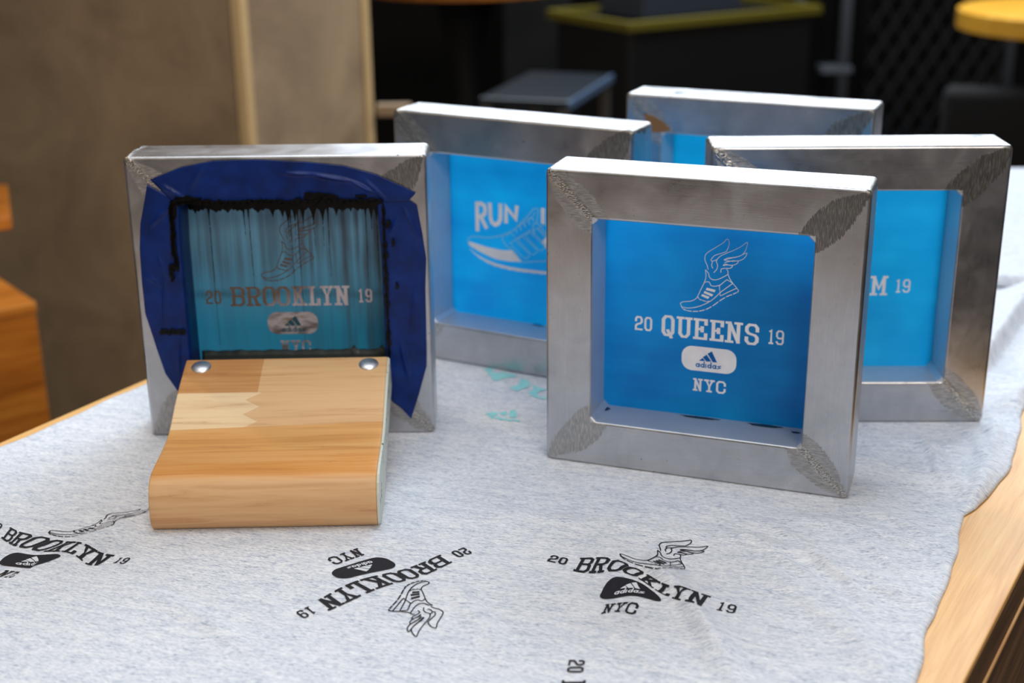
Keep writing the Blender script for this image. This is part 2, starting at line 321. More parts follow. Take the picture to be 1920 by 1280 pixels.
WARP={"A":{"src":[[-53.8,0.0],[-54.6,-17.8],[-40.0,0.0],[-40.0,-17.8],[-19.7,-9.0],[-7.2,-9.0],[25.4,0.0],[37.0,0.0],[31.0,-18.0],[37.8,0.0],[51.0,0.0],[50.4,-17.8],[37.8,-17.8],[59.5,-3.0],[59.5,-15.8],[71.0,-3.1],[70.0,-15.7],[-23.2,-34.0],[21.4,-34.0],[-14.0,-24.0],[0.0,-24.0],[0.0,-44.5],[-14.0,-44.5],[13.0,-50.7],[13.0,-62.0],[-62.0,-3.4],[-63.0,-15.9],[-25.0,11.1],[21.7,25.9],[9.3,65.1],[24.7,63.7],[-6.3,40.0],[-3.5,8.3],[-7.5,51.2]],"w":[[0.0029853,-0.0047778],[0.0070862,-0.0077483],[-0.012434,0.0023668],[0.0066404,0.00029281],[-0.0013406,0.0072779],[0.019523,-0.0075409],[-0.010703,0.01178],[0.035467,0.032977],[-0.00052086,0.017624],[-0.037651,-0.03972],[0.0097332,-3.2661e-05],[-0.0086138,-0.0029857],[0.0096588,-0.037279],[-0.0065646,-0.0035407],[0.0092221,0.015782],[-0.002869,-0.00069115],[0.0011354,-0.0020363],[-0.0051875,-0.014714],[0.0045484,0.022377],[-0.012574,0.010761],[-0.016382,-0.0089487],[0.04277,-0.011272],[-0.0074068,0.011149],[-0.028742,-0.0061011],[0.0025689,0.003164],[-0.0053542,0.0048917],[0.00047298,0.0068236],[0.0030656,0.00068522],[0.00087215,0.0053694],[0.0028245,-0.0097607],[-0.0024023,0.0084179],[0.0047586,-0.011564],[-0.0013438,-0.00090085],[-0.0032441,0.0078744],[-329.78,865.25],[0.77448,-0.35126],[0.43335,0.81862]]},"B":{"src":[[-54.6,-17.8],[-53.8,0.0],[51.0,0.0],[50.4,-17.8],[-23.2,-34.0],[21.4,-34.4],[-12.9,-50.4],[-12.9,-62.0],[13.0,-50.7],[13.0,-62.0],[-75.6,-15.9],[-75.6,-3.2],[71.0,-3.1],[70.4,-15.7],[59.0,-3.0],[-25.0,11.1],[21.7,25.9],[9.3,65.1],[24.7,63.7],[-7.5,51.2],[-6.3,40.0],[1.8,11.8]],"w":[[0.0012309,-0.00028747],[-0.0008809,0.0038221],[0.00034523,-0.0024759],[0.0032441,-0.0024877],[0.002497,-0.0032707],[-0.0082274,0.0056352],[-0.0049405,-0.0012566],[0.0015639,0.0035704],[0.010858,-0.0058502],[-0.004309,0.0016224],[-0.00075023,-0.00020755],[0.00065829,-0.00112],[0.0015676,0.0010178],[0.00037132,-0.0020156],[-0.0042597,0.0044145],[-0.0017531,-0.0041897],[-0.00040117,-0.0033106],[-5.986e-05,0.0030597],[0.00024975,-0.0017177],[1.9105e-05,-0.00094558],[-0.00061579,-0.00023749],[0.0035928,0.0062307],[-89.631,847.27],[-0.73704,-0.62103],[0.60678,-0.75255]]},"C":{"src":[[-75.6,-3.2],[-75.6,-15.9],[-62.0,-3.4],[-63.0,-15.9],[-53.8,0.0],[-54.6,-17.8],[-19.7,-9.0],[-7.2,-9.0],[0.4,0.0],[0.4,-18.0],[13.4,0.0],[13.4,-18.0],[15.0,-18.0],[25.4,-18.0],[25.4,0.0],[31.0,-18.0],[51.0,0.0],[50.4,-17.8],[59.5,-3.0],[59.5,-15.8],[71.0,-3.1],[70.0,-15.7],[-23.2,-34.0],[21.4,-34.0],[-16.0,-24.0],[16.0,-24.0],[-16.0,-44.0],[0.0,-44.5],[16.0,-44.5],[-12.9,-50.4],[-12.9,-62.0],[13.0,-50.7],[13.0,-62.0],[-25.0,11.1],[21.7,25.9],[9.3,65.1],[24.7,63.7],[-6.3,40.0],[-7.5,51.2],[-3.5,8.3]],"w":[[0.00036396,-0.0032726],[-0.0023107,0.0039988],[-0.0052051,-0.0077483],[0.0076291,0.015171],[0.0037955,-0.0039249],[-0.0022441,-0.0080985],[-0.00027926,0.0092721],[-0.0031334,0.0042507],[-0.016401,0.021911],[0.0069438,-0.0044486],[-0.005081,0.005845],[0.0053025,0.0028763],[0.013029,-0.025134],[0.010512,-0.0031032],[-0.0056819,-0.018729],[-0.0037235,0.0051321],[0.0060734,0.016225],[-0.0057743,-0.034448],[-0.0009592,-0.0010391],[-0.00015199,0.018689],[-0.002913,-0.0070988],[0.0043842,0.0043059],[-0.0028091,-0.033556],[-0.0013587,-0.0066252],[8.1665e-05,0.022789],[-0.031123,0.033568],[0.0029501,0.017364],[0.0059969,0.0049155],[0.03691,-0.0085098],[-0.0064908,-0.017645],[0.003109,-0.00042717],[-0.030514,0.023999],[0.0013553,-0.006331],[-0.0055651,0.017233],[0.00023356,0.012791],[0.0040388,0.00083149],[-0.0022866,-0.0031144],[-0.0021486,0.0045488],[-0.0020712,-0.0023313],[0.025515,-0.050132],[91.531,885.2],[0.87971,-0.43999],[0.3864,0.9278]]},"D":{"src":[[-75.6,-3.2],[-75.6,-15.9],[-62.0,-3.2],[-62.0,-15.9],[-54.0,0.0],[-54.0,-17.8],[51.0,0.0],[51.0,-18.0]],"w":[[8.9627e-05,-0.00027926],[0.00023504,-0.00056607],[0.0020594,0.00035078],[-0.001861,0.00052142],[-0.0010921,0.00037193],[0.00048712,-0.00029134],[-0.00049063,-0.00042228],[0.00057254,0.00031484],[32.679,678.73],[-0.11743,-1.0912],[0.79337,-0.034282]]}}
# ------------------------------------------------------------------ line work for the printed design (mm)
def miter(pts, w, closed=False):
    n = len(pts); out = []
    for i in range(n):
        a = pts[i - 1] if (i or closed) else None; b = pts[(i + 1) % n] if (i < n - 1 or closed) else None; p = pts[i]
        d1 = (p - a).normalized() if a is not None else None; d2 = (b - p).normalized() if b is not None else None
        if d1 is None: d1 = d2
        if d2 is None: d2 = d1
        n1 = Vector((-d1.y, d1.x)); n2 = Vector((-d2.y, d2.x)); m = (n1 + n2)
        m = m.normalized() if m.length > .2 else n1
        k = min(1.8, 1 / max(.35, m.dot(n1))) * w / 2
        out.append((p + m * k, p - m * k))
    return out
class Art:
    def __init__(s): s.v = []; s.f = []; s.st = [0]
    def lift(s):              # ink layers lie a few microns over each other where strokes cross
        out = []; k = 0
        for i in range(len(s.v)):
            while k + 1 < len(s.st) and i >= s.st[k + 1]: k += 1
            out.append((k % 12) * 6e-6)
        return out
    def ribbon(s, pts, w, closed=False, cap=True, step=2.2):
        P = [Vector(p) for p in pts]
        if cap and not closed:
            P[0] = P[0] - (P[1] - P[0]).normalized() * w / 2; P[-1] = P[-1] + (P[-1] - P[-2]).normalized() * w / 2
        s.st.append(len(s.v)); m = miter(P, w, closed); idx = list(range(len(P))) + ([0] if closed else [])
        for i, j in zip(idx, idx[1:]):
            a, b = m[i]; c, d = m[j]; n = max(1, int((P[j] - P[i]).length / step)); k0 = len(s.v)
            for q in range(n + 1):
                u = q / n; s.v += [a.lerp(c, u), b.lerp(d, u)]
            for q in range(n): k = k0 + 2 * q; s.f.append((k, k + 1, k + 3, k + 2))
    def quad(s, q, n=1):
        a, b, c, d = [Vector(p) for p in q]; k0 = len(s.v)
        for i in range(n + 1):
            for j in range(n + 1): s.v.append(a.lerp(b, i / n).lerp(d.lerp(c, i / n), j / n))
        for i in range(n):
            for j in range(n): k = k0 + i * (n + 1) + j; s.f.append((k, k + 1, k + n + 2, k + n + 1))
    def rrect(s, x0, x1, y0, y1, r, nx=22, ny=10):
        k0 = len(s.v)
        for i in range(nx + 1):
            x = x0 + (x1 - x0) * (.5 - .5 * math.cos(math.pi * i / nx)); e = max(0, r - min(x - x0, x1 - x)); h = (y1 - y0) / 2 - (r - math.sqrt(max(0, r * r - e * e)))
            for j in range(ny + 1): s.v.append(Vector((x, (y0 + y1) / 2 - h + 2 * h * j / ny)))
        for i in range(nx):
            for j in range(ny): k = k0 + i * (ny + 1) + j; s.f.append((k, k + ny + 1, k + ny + 2, k + 1))
    def smooth(s, pts, w, n=6, dash=False):
        P = [Vector(p) for p in pts]; Q = [P[0] * 2 - P[1]] + P + [P[-1] * 2 - P[-2]]; out = []
        for i in range(1, len(Q) - 2):
            for k in range(n):
                t = k / n; a, b, c, d = Q[i - 1], Q[i], Q[i + 1], Q[i + 2]
                out.append(.5 * ((2 * b) + (c - a) * t + (2 * a - 5 * b + 4 * c - d) * t * t + (3 * b - a - 3 * c + d) * t ** 3))
        out.append(P[-1])
        if dash:
            for i in range(0, len(out) - 5, 6): s.ribbon(out[i:i + 6], w, cap=False)
        else: s.ribbon(out, w, cap=False)
OCT = [(.24, 0), (.76, 0), (1, .16), (1, .84), (.76, 1), (.24, 1), (0, .84), (0, .16)]
GL = {
 'B': [[(0, 0), (.76, 0), (1, .12), (1, .40), (.84, .52), (1, .64), (1, .88), (.76, 1), (0, 1)], [(.16, 0), (.16, 1)], [(.16, .52), (.84, .52)]],
 'R': [[(0, 1), (.74, 1), (.96, .88), (.96, .60), (.74, .48), (.16, .48)], [(.16, 0), (.16, 1)], [(.58, .48), (.84, 0)], [(0, 0), (.34, 0)], [(.72, 0), (1, 0)]],
 'O': [OCT + [OCT[0]]],
 'K': [[(.18, 0), (.18, 1)], [(0, 0), (.36, 0)], [(0, 1), (.36, 1)], [(.18, .34), (.80, 1)], [(.42, .60), (.82, 0)], [(.62, 1), (1, 1)], [(.64, 0), (1, 0)]],
 'L': [[(.22, 0), (.22, 1)], [(0, 1), (.46, 1)], [(0, 0), (1, 0), (1, .28)]],
 'Y': [[(.16, 1), (.5, .42), (.84, 1)], [(.5, .42), (.5, 0)], [(0, 1), (.34, 1)], [(.66, 1), (1, 1)], [(.3, 0), (.7, 0)]],
 'N': [[(.18, 0), (.18, 1)], [(.18, 1), (.82, 0)], [(.82, 0), (.82, 1)], [(0, 0), (.36, 0)], [(0, 1), (.18, 1)], [(.64, 1), (1, 1)]],
 'Q': [OCT + [OCT[0]], [(.50, .24), (.84, -.10)]],
 'U': [[(.16, 1), (.16, .16), (.36, 0), (.64, 0), (.84, .16), (.84, 1)], [(0, 1), (.34, 1)], [(.66, 1), (1, 1)]],
 'E': [[(0, 1), (1, 1), (1, .78)], [(0, 0), (1, 0), (1, .24)], [(.17, 0), (.17, 1)], [(.17, .5), (.66, .5)], [(.66, .40), (.66, .60)]],
 'S': [[(1, .70), (1, .86), (.76, 1), (.24, 1), (0, .86), (0, .66), (.2, .54), (.8, .46), (1, .34), (1, .14), (.76, 0), (.24, 0), (0, .14), (0, .30)]],
 'C': [[(1, .68), (1, .84), (.76, 1), (.24, 1), (0, .84), (0, .16), (.24, 0), (.76, 0), (1, .16), (1, .32)]],
 'H': [[(.18, 0), (.18, 1)], [(.82, 0), (.82, 1)], [(.18, .5), (.82, .5)], [(0, 0), (.36, 0)], [(0, 1), (.36, 1)], [(.64, 0), (1, 0)], [(.64, 1), (1, 1)]],
 'A': [[(.16, 0), (.42, 1), (.58, 1), (.84, 0)], [(.28, .34), (.72, .34)], [(0, 0), (.34, 0)], [(.66, 0), (1, 0)]],
 'M': [[(.15, 0), (.15, 1)], [(.15, 1), (.5, .32), (.85, 1)], [(.85, 0), (.85, 1)], [(0, 0), (.3, 0)], [(0, 1), (.15, 1)], [(.7, 0), (1, 0)], [(.85, 1), (1, 1)]],
 '2': [[(0, .70), (0, .86), (.22, 1), (.78, 1), (1, .86), (1, .62), (.8, .50), (.2, .40), (0, .28), (0, 0), (1, 0)]],
 '0': [OCT + [OCT[0]]],
 '1': [[(.15, .92), (.5, 1), (.5, 0)], [(.12, 0), (.88, 0)]],
 '9': [[(1, .5), (1, .14), (.78, 0), (.22, 0), (0, .14)], [(.24, .44), (.76, .44), (1, .56), (1, .86), (.76, 1), (.24, 1), (0, .86), (0, .58), (.24, .44)]],
}
def word(A, ch, x0, x1, y0, y1, t, k=None):
    k = k or (1.45 if t > 2.2 else 1.12); n0 = len(A.v); y0 *= k; y1 *= k       # stems are heavier than the cross strokes
    for st in GL[ch]:
        P = [(x0 + t / 2 + px * (x1 - x0 - t), y0 + t / 2 + py * (y1 - y0 - t)) for px, py in st]
        if st[0] == st[-1]: A.ribbon(P[:-1], t, closed=True)
        else: A.ribbon(P, t)
    for v in A.v[n0:]: v.y /= k
# winged shoe, traced in the units of the print
def c2(P, dx): return [((x - 640) * .1085 * (1 - 0) + 2.1 + dx - (y - 600) * .000, 0) for x, y in P]
def shoe_pt(x, y, dx):                    # reference sheet -> mm (sheet is sheared because it was seen at a slant)
    u = -22.4 + (x - 425) * .10736 + dx; v = 11.1 - (y - 512) * .1178 + (x - 425) * .01009 - 0
    return (u, v)
SHOE = [
 ('d', [(430, 530), (445, 552), (475, 565), (520, 571), (570, 568), (620, 556), (670, 530), (720, 495), (770, 465), (820, 445), (850, 432), (860, 422)]),
 ('l', [(430, 530), (424, 514), (445, 502), (500, 497), (535, 483), (553, 462), (575, 415), (600, 362), (611, 320), (605, 272)]),
 ('l', [(605, 272), (628, 296), (638, 325), (662, 342), (700, 341), (740, 324), (775, 305)]),
 ('l', [(775, 285), (776, 305), (790, 335), (812, 366), (835, 390), (861, 422)]),
 ('l', [(432, 538), (480, 547), (540, 541), (600, 522), (650, 497), (690, 466), (722, 434)]),
 ('l', [(722, 445), (730, 456), (780, 432), (848, 402)]),
 ('p', [(722, 440), (714, 386), (770, 342), (815, 368), (730, 428)]),
 ('l', [(600, 362), (628, 357), (642, 366), (652, 384), (684, 389), (715, 382)]),
 ('d', [(553, 462), (568, 482), (592, 490), (622, 500), (645, 495)]),
 ('l', [(625, 270), (616, 240), (599, 205), (600, 170), (620, 148), (670, 118), (725, 86), (760, 57), (774, 85), (768, 118), (755, 145)]),
 ('l', [(755, 145), (715, 158), (670, 172), (646, 198), (652, 212), (690, 200)]),
 ('l', [(655, 216), (650, 240), (660, 262)]),
 ('l', [(668, 292), (690, 268), (694, 236), (684, 212), (705, 182), (752, 158), (800, 140), (860, 112), (905, 82), (906, 108), (890, 150), (862, 174), (810, 186), (768, 190), (740, 202)]),
 ('l', [(740, 202), (800, 190), (852, 178), (906, 155), (896, 185), (864, 206), (815, 212), (770, 210), (742, 204)]),
 ('l', [(746, 222), (800, 210), (846, 214), (830, 234), (790, 241), (750, 232), (736, 244)]),
 ('l', [(736, 244), (770, 238), (806, 245), (788, 262), (752, 262), (724, 268), (722, 292)]),
 ('l', [(775, 285), (764, 268)]),
]
def draw_shoe(A, dx, w, grow=1.0):
    for kind, P in SHOE:
        Q = [shoe_pt(x, y, dx) for x, y in P]
        if kind == 'p': A.ribbon(Q, w, closed=True)
        else: A.smooth(Q, w * (1.25 if kind == 'd' else 1), dash=kind == 'd')
    for P in ([(621, 400), (688, 416), (680, 432), (613, 416)], [(604, 423), (671, 448), (661, 463), (598, 438)], [(588, 445), (645, 466), (632, 480), (580, 459)]):
        A.quad([shoe_pt(x, y, dx) for x, y in P])
def draw_logo(A, cx, cy, s=1.0):
    def q(P): A.quad([(cx + (x - 640) * .105 * s, cy - (y - 955) * .115 * s + (x - 640) * .012 * s) for x, y in P], 2)
    q([(567, 957), (592, 940), (612, 964), (566, 962)]); q([(592, 934), (622, 915), (662, 968), (622, 968)]); q([(628, 908), (662, 890), (706, 975), (672, 972)])
    x = cx - 10.3 * s; yb = cy - 5.6 * s; r = 1.25 * s; t = .95 * s
    for ch in 'adidas':
        if ch in 'ad':
            P = [(x + r + r * math.cos(a * math.pi / 5), yb + r * math.sin(a * math.pi / 5) * 1.0) for a in range(10)]
            A.ribbon(P, t, closed=True); A.ribbon([(x + 2 * r + .1, yb - r), (x + 2 * r + .1, yb + (r if ch == 'a' else 2.6 * r))], t); x += 4.0 * s
        elif ch == 'i': A.ribbon([(x, yb - r), (x, yb + r)], t); x += 1.75 * s
        else: A.ribbon([(x + 2 * r, yb + r), (x + .2, yb + .5 * r), (x + 2 * r, yb - .4 * r), (x, yb - r)], t)
BK = [('B', -54.2, -41), ('R', -40.3, -27), ('O', -25.6, -13.6), ('O', -13.1, -1.4), ('K', .2, 13.6), ('L', 14.8, 25.2), ('Y', 25.2, 37.4), ('N', 37.8, 51.2)]
QU = [('Q', -37.6, -26.8), ('U', -25.2, -12), ('E', -11.2, .6), ('E', 2.4, 13.9), ('N', 15, 29.2), ('S', 31, 42.4)]
HM = [('H', -39, -26), ('A', -25, -11.4), ('R', -10.6, 2), ('L', 3, 12), ('E', 13, 24), ('M', 25.4, 41)]
def design(letters, kind, dx, n20, n19, bold=1.0, shoe_w=.50):
    """returns (ink art, knock-out art)"""
    A = Art(); K = Art()
    if kind == 'all' or kind == 'text':
        for ch, a, b in letters: word(A, ch, a, b, -18.4, -.4, 2.9 * bold)
        for ch, (a, b) in zip('20', n20): word(A, ch, a, b, -15.8, -3.6, 1.75 * bold)
        for ch, (a, b) in zip('19', n19): word(A, ch, a, b, -15.9, -3.6, 1.6 * bold)
    draw_shoe(A, dx, shoe_w)
    A.rrect(-20.0 + dx, 25.3 + dx, -45.8, -24.6, 8.6); draw_logo(K, 2.6 + dx, -35.2)
    for ch, a, b in (('N', -9.8, -1.6), ('Y', -.6, 8.4), ('C', 9.6, 17.6)): word(A, ch, a + dx, b + dx, -63.6, -52.6, 1.7 * bold)
    return A, K

# ------------------------------------------------------------------ the screen frames
T_, D_, H_, W_, M_ = .0388, .0474, .2495, .25, .0395
def ring_contour(hw, hh, r, corner, k=5, ns=10):
    """closed contour, same point count for every corner style"""
    P = []
    for (sx, sy, a0) in ((1, 1, 0), (-1, 1, 90), (-1, -1, 180), (1, -1, 270)):
        for i in range(k + 1):
            if corner == 'round': a = math.radians(a0 + 90 * i / k); P.append((sx * (hw - r) + r * math.cos(a), sy * (hh - r) + r * math.sin(a)))
            else:
                u = i / k; p = (sx * hw, sy * (hh - r)); q = (sx * (hw - r), sy * hh)
                if sx * sy < 0: p, q = q, p
                P.append((p[0] + (q[0] - p[0]) * u, p[1] + (q[1] - p[1]) * u))
        nxt = {0: (-1, 1), 90: (-1, -1), 180: (1, -1), 270: (1, 1)}[a0]
        e = P[-1]; 
        if a0 in (0, 180): f = (nxt[0] * (hw - r), e[1])
        else: f = (e[0], nxt[1] * (hh - r))
        for i in range(1, ns): P.append((e[0] + (f[0] - e[0]) * i / ns, e[1] + (f[1] - e[1]) * i / ns))
    return P
def tube_frame(m, parent, seed):
    O = ring_contour(W_ / 2, H_ / 2, .0042, 'round'); I = ring_contour(W_ / 2 - T_, H_ / 2 - T_, .0050, 'cham')
    r = .0030; ri = .0022; prof = []
    for i in range(5): a = math.pi / 2 * i / 4; prof.append((r - r * math.sin(a) if 0 else r * (1 - math.cos(math.pi / 2 - a)) if 0 else 0, 0))
    prof = []
    for i in range(5): a = math.radians(90 * i / 4); prof.append((r * (1 - math.cos(a)) , r * (1 - math.sin(a))))     # outer front edge: from side wall (0,r) to face (r,0)
    for i in range(4): a = math.radians(90 * (1 - i / 3)); prof.append((T_ - ri * (1 - math.cos(a)), ri * (1 - math.sin(a))))
    for i in range(4): a = math.radians(90 * i / 3); prof.append((T_ - ri * (1 - math.cos(a)), D_ - ri * (1 - math.sin(a))))
    for i in range(5): a = math.radians(90 * (1 - i / 4)); prof.append((r * (1 - math.cos(a)), D_ - r * (1 - math.sin(a))))
    rnd = random.Random(seed); n = len(O); V = []; Fc = []
    for (ox, oy), (ix, iy) in zip(O, I):
        for t, d in prof:
            u = t / T_; V.append((ox + (ix - ox) * u, d, H_ / 2 + oy + (iy - oy) * u))
    K = len(prof)
    for i in range(n):
        for k in range(K):
            a = i * K + k; b = i * K + (k + 1) % K; c = ((i + 1) % n) * K + (k + 1) % K; d = ((i + 1) % n) * K + k
            Fc.append((a, d, c, b))
    o = obj('tube_frame', V, Fc, m, parent, smooth=True)
    bm = bmesh.new(); bm.from_mesh(o.data); bmesh.ops.recalc_face_normals(bm, faces=bm.faces[:]); bm.to_mesh(o.data); bm.free()
    w = o.modifiers.new('wn', 'WEIGHTED_NORMAL'); w.keep_sharp = True; w.weight = 100
    return o
def flatart(name, A, m, parent, n_off, f=None):
    V = [(p.x / 1000, n_off - l, .12475 + p.y / 1000) for p, l in zip(A.v, A.lift())] if f is None else [Vector(f(p)) + Vector((0, 0, l)) for p, l in zip(A.v, A.lift())]
    return obj(name, V, A.f, m, parent)
FRAMES = [(-.1938, 1.1179, .0013), (.1452, 1.0199, -.3449), (-.0022, 1.2654, -.4816), (.2931, 1.1315, -.0213), (.2323, 1.3523, -.4302)]
SCR = []
LAB = ['aluminium printing screen covered with dark blue tape and black ink, behind the wooden squeegee',
       'frontmost aluminium printing screen with a blue mesh reading QUEENS',
       'aluminium printing screen with a blue mesh reading RUN above a running shoe outline',
       'aluminium printing screen on the right, its blue mesh showing the letter M and 19',
       'rearmost aluminium printing screen with brown mark in its corner and plain blue mesh']
BL = [(L(0, 96, 176), L(0, 134, 208)), (L(8, 124, 200), L(12, 158, 230)), (L(8, 128, 196), L(12, 162, 222)), (L(12, 144, 202), L(28, 172, 226)), (L(8, 134, 186), L(12, 158, 214))]
openm = NT('bare_screen_fabric'); _c = openm.mix(openm.rng(openm.noise(openm.map(), 55, 2), .35, .7), L(224, 228, 240), L(240, 242, 248)); openm = openm.set(col=_c, rough=.42, spec=.4)
for i, (fx, fy, fa) in enumerate(FRAMES):
    e = empty('printing_screen', (fx, fy, 0), fa); tag(e, LAB[i], 'printing screen', 'aluminium printing screens'); SCR.append(e)
    tube_frame(metal_mat(i), e, i)
    bm = bmesh.new(); hw = W_ / 2 - T_ + .0012; hh = H_ / 2 - T_ + .0012
    bm.faces.new([bm.verts.new(v) for v in ((-hw, M_, H_ / 2 - hh), (hw, M_, H_ / 2 - hh), (hw, M_, H_ / 2 + hh), (-hw, M_, H_ / 2 + hh))])
    mesh = from_bm('mesh_panel', bm, inky_blue() if i == 0 else blue_mat(i, *BL[i]), e)
    if i == 1: A, K = design(QU, 'all', 0, ((-60.2, -53.6), (-52.2, -45.6)), ((50, 54.5), (56, 62.4)))
    elif i == 3: A, K = design(HM, 'all', -4.6, ((-60.2, -53.6), (-52.2, -45.6)), ((48.2, 52.8), (54.4, 61)))
    elif i == 0: A, K = design([], 'none', -2.6, (), (), 1.0, .95)
    if i in (1, 3):
        flatart('stencil_artwork', A, openm, mesh, M_ - .0002); flatart('badge_emblem', K, mesh.data.materials[0], mesh, M_ - .0004)
    if i == 0:
        t = NT('stained_open_stencil'); x, y, z = t.xyz(); zc = t.math('SUBTRACT', z, .12475)
        st = t.math('ADD', t.math('MULTIPLY', t.noise(t.map((70, 1, 40)), 1, 2), .05), t.math('ADD', x, t.math('MULTIPLY', zc, -1.6)))
        c = t.mix(t.rng(st, .028, .062), L(104, 88, 78), L(196, 190, 204)); c = t.mix(t.rng(t.noise(t.map((500, 1, 8)), 1, 2), .55, .7, 0, .6), c, L(74, 66, 62))
        stm = t.set(col=c, rough=.35)
        A2 = Art()
        for ch, a, b in BK: word(A2, ch, a, b, -18.2, -.2, 3.0)
        for ch, (a, b) in zip('20', ((-75.6, -69.5), (-68.2, -62))): word(A2, ch, a, b, -15.8, -3.4, 1.8)
        for ch, (a, b) in zip('19', ((59, 63.4), (65, 71))): word(A2, ch, a, b, -15.8, -3.4, 1.8)
        sh = Art(); draw_shoe(sh, -2.6, .8)
        shm = flat('ink_stained_line', L(88, 78, 74), .4)
        flatart('stencil_artwork', A2, stm, mesh, M_ - .0002)
        bg = Art(); bg.rrect(-22.8, 21.8, -44.6, -24, 8.6)
        for ch, a, b in (('N', -12.6, -4.4), ('Y', -3.4, 5.4), ('C', 6.4, 14.4)): word(bg, ch, a, b, -63, -50.6, 1.9)
        sil = NT('grimy_open_mesh'); sil = sil.set(col=sil.ramp(sil.noise(sil.map(rot=(0, .6, 0), scale=(50, 1, 110)), 1, 2), (.35, L(112, 104, 104)), (.55, L(188, 184, 194)), (.7, L(140, 124, 108))), rough=.35)
        flatart('stencil_badge', bg, sil, mesh, M_ - .0002); flatart('badge_emblem', K, flat('dark_teal_ink', L(30, 84, 104), .4), mesh, M_ - .0004)
        flatart('stencil_shoe', sh, shm, mesh, M_ - .0003)
    if i == 2:
        R = Art(); t = 4.2
        def sans(P, closed=False, t=t): R.ribbon(P, t, closed=closed, cap=True)
        def q8(P):    # picture of the print -> mm
            return [(-57.8 + (x - 245) * .0741 , 32.2 - (y - 60) * .0672 + (x - 245) * .0092) for x, y in P]
        sans(q8([(277, 95), (277, 480)])); sans(q8([(277, 95), (340, 95), (385, 120), (400, 180), (390, 245), (350, 285), (285, 290)])); sans(q8([(330, 290), (405, 445)]))
        sans(q8([(472, 115), (480, 320), (500, 380), (545, 415), (595, 395), (625, 335), (630, 130)])); sans(q8([(712, 365), (714, 150), (855, 330), (872, 165)]))
        sans([(17, 31.5), (17, 20)])
        ln = Art()
        def sm8(P, w=.75): ln.smooth(q8(P), w)
        sm8([(135, 720), (130, 655), (150, 610), (230, 590), (400, 610), (540, 600), (660, 575)], 1.0); sm8([(660, 575), (820, 500), (940, 380), (1060, 260), (1120, 190), (1185, 195), (1175, 300), (1165, 400)], 1.0)
        sm8([(1020, 320), (1080, 330), (1110, 290), (1150, 230)]); sm8([(660, 575), (655, 640), (720, 740), (800, 800), (950, 985)], 1.0); sm8([(700, 590), (760, 550), (820, 570), (830, 610)])
        for k in range(4): x = 870 + k * 62; y = 470 - k * 42; sm8([(x, y + 70), (x - 10, y), (x + 40, y - 30), (x + 70, y + 30)], 1.0)
        for k in range(5):
            x = 780 + k * 112; y = 700 - k * 60; sm8([(x + 10, y - 10), (x + 60, y - 50), (x + 100, y - 10), (x + 270, y + 160), (x + 250, y + 210), (x + 190, y + 215), (x, y + 10), (x + 10, y - 10)], .8)
        sm8([(840, 640), (960, 570), (1090, 490)]); sm8([(1120, 570), (1115, 430), (1170, 400), (1230, 470), (1300, 540), (1500, 560), (1700, 430)], 1.0); sm8([(1170, 470), (1290, 620)])
        sm8([(1700, 430), (1780, 600), (1800, 800), (1760, 960)], 1.0); sm8([(950, 985), (1150, 975), (1400, 960), (1760, 930)], 1.0)
        fl = Art(); top = lerp_poly(q8([(130, 665), (250, 700), (420, 755), (600, 795), (700, 808), (800, 800)]), 20); bot = lerp_poly(q8([(140, 720), (240, 790), (400, 875), (560, 945), (750, 975), (950, 985)]), 20)
        for a, b in zip(zip(top, bot), zip(top[1:], bot[1:])): fl.quad([a[0], a[1], b[1], b[0]])
        fl.quad(q8([(1225, 690), (1330, 570), (1420, 640), (1320, 790)]))
        edge = q8([(150, 770), (230, 850), (320, 905), (430, 960), (560, 1010), (740, 1055), (950, 1090), (1150, 1110), (1290, 1125), (1500, 1110), (1750, 1050)])
        e1 = lerp_poly(edge, 60)
        for k in range(59):
            w1 = .6 + min(1, k / 12) * 2.0 * (1 + .35 * abs(math.sin(k * .75))); w2 = .6 + min(1, (k + 1) / 12) * 2.0 * (1 + .35 * abs(math.sin((k + 1) * .75)))
            fl.quad([e1[k], e1[k] - Vector((0, w1)), e1[k + 1] - Vector((0, w2)), e1[k + 1]])
        flatart('stencil_artwork', R, openm, mesh, M_ - .0002); flatart('stencil_shoe', fl, openm, mesh, M_ - .0002)
        flatart('stencil_line_drawing', ln, flat('half_open_mesh', L(138, 196, 230), .4), mesh, M_ - .0003)
# ink left on the lower rails
for i, spots in ((1, ((-.002, .036, .016, .0022), (.052, .036, .014, .0028), (.078, .030, .004, .0016), (-.082, .030, .004, .004))), (2, ((.012, .037, .006, .002), (.04, .036, .012, .002)))):
    for (cx, cn, rx, rn_) in spots:
        V = [(cx, cn, T_ + .0004)] + [(cx + rx * math.cos(a * .4488) * (1 + .25 * math.sin(a * 2.3)), min(cn + rn_ * math.sin(a * .4488), M_ - .0008), T_ + .0003) for a in range(14)]
        obj('ink_spot', V, [(0, 1 + a, 1 + (a + 1) % 14) for a in range(14)], bpy.data.materials.get('dried_ink') or flat('dried_ink', L(22, 44, 62), .4), SCR[i])
# brown mark on the inner corner of the rear screen
bm = bmesh.new(); P = [(-.1056, .2294), (-.097, .2283), (-.0867, .2236), (-.0762, .2151), (-.0807, .2131), (-.0891, .2112), (-.0960, .2109), (-.1010, .2135), (-.1020, .2205)]
f0 = [bm.verts.new((x, -.0004, z)) for x, z in P]; f1 = [bm.verts.new((x, .0002, z)) for x, z in P]; bm.faces.new(f0); bm.faces.new(f1[::-1])
for i in range(len(P)): bm.faces.new((f0[i], f0[(i + 1) % len(P)], f1[(i + 1) % len(P)], f1[i]))
tp = from_bm('paper_scrap', bm, flat('brown_paper', L(128, 92, 56), .8), SCR[4]); tp['label'] = 'torn brown tape scrap'

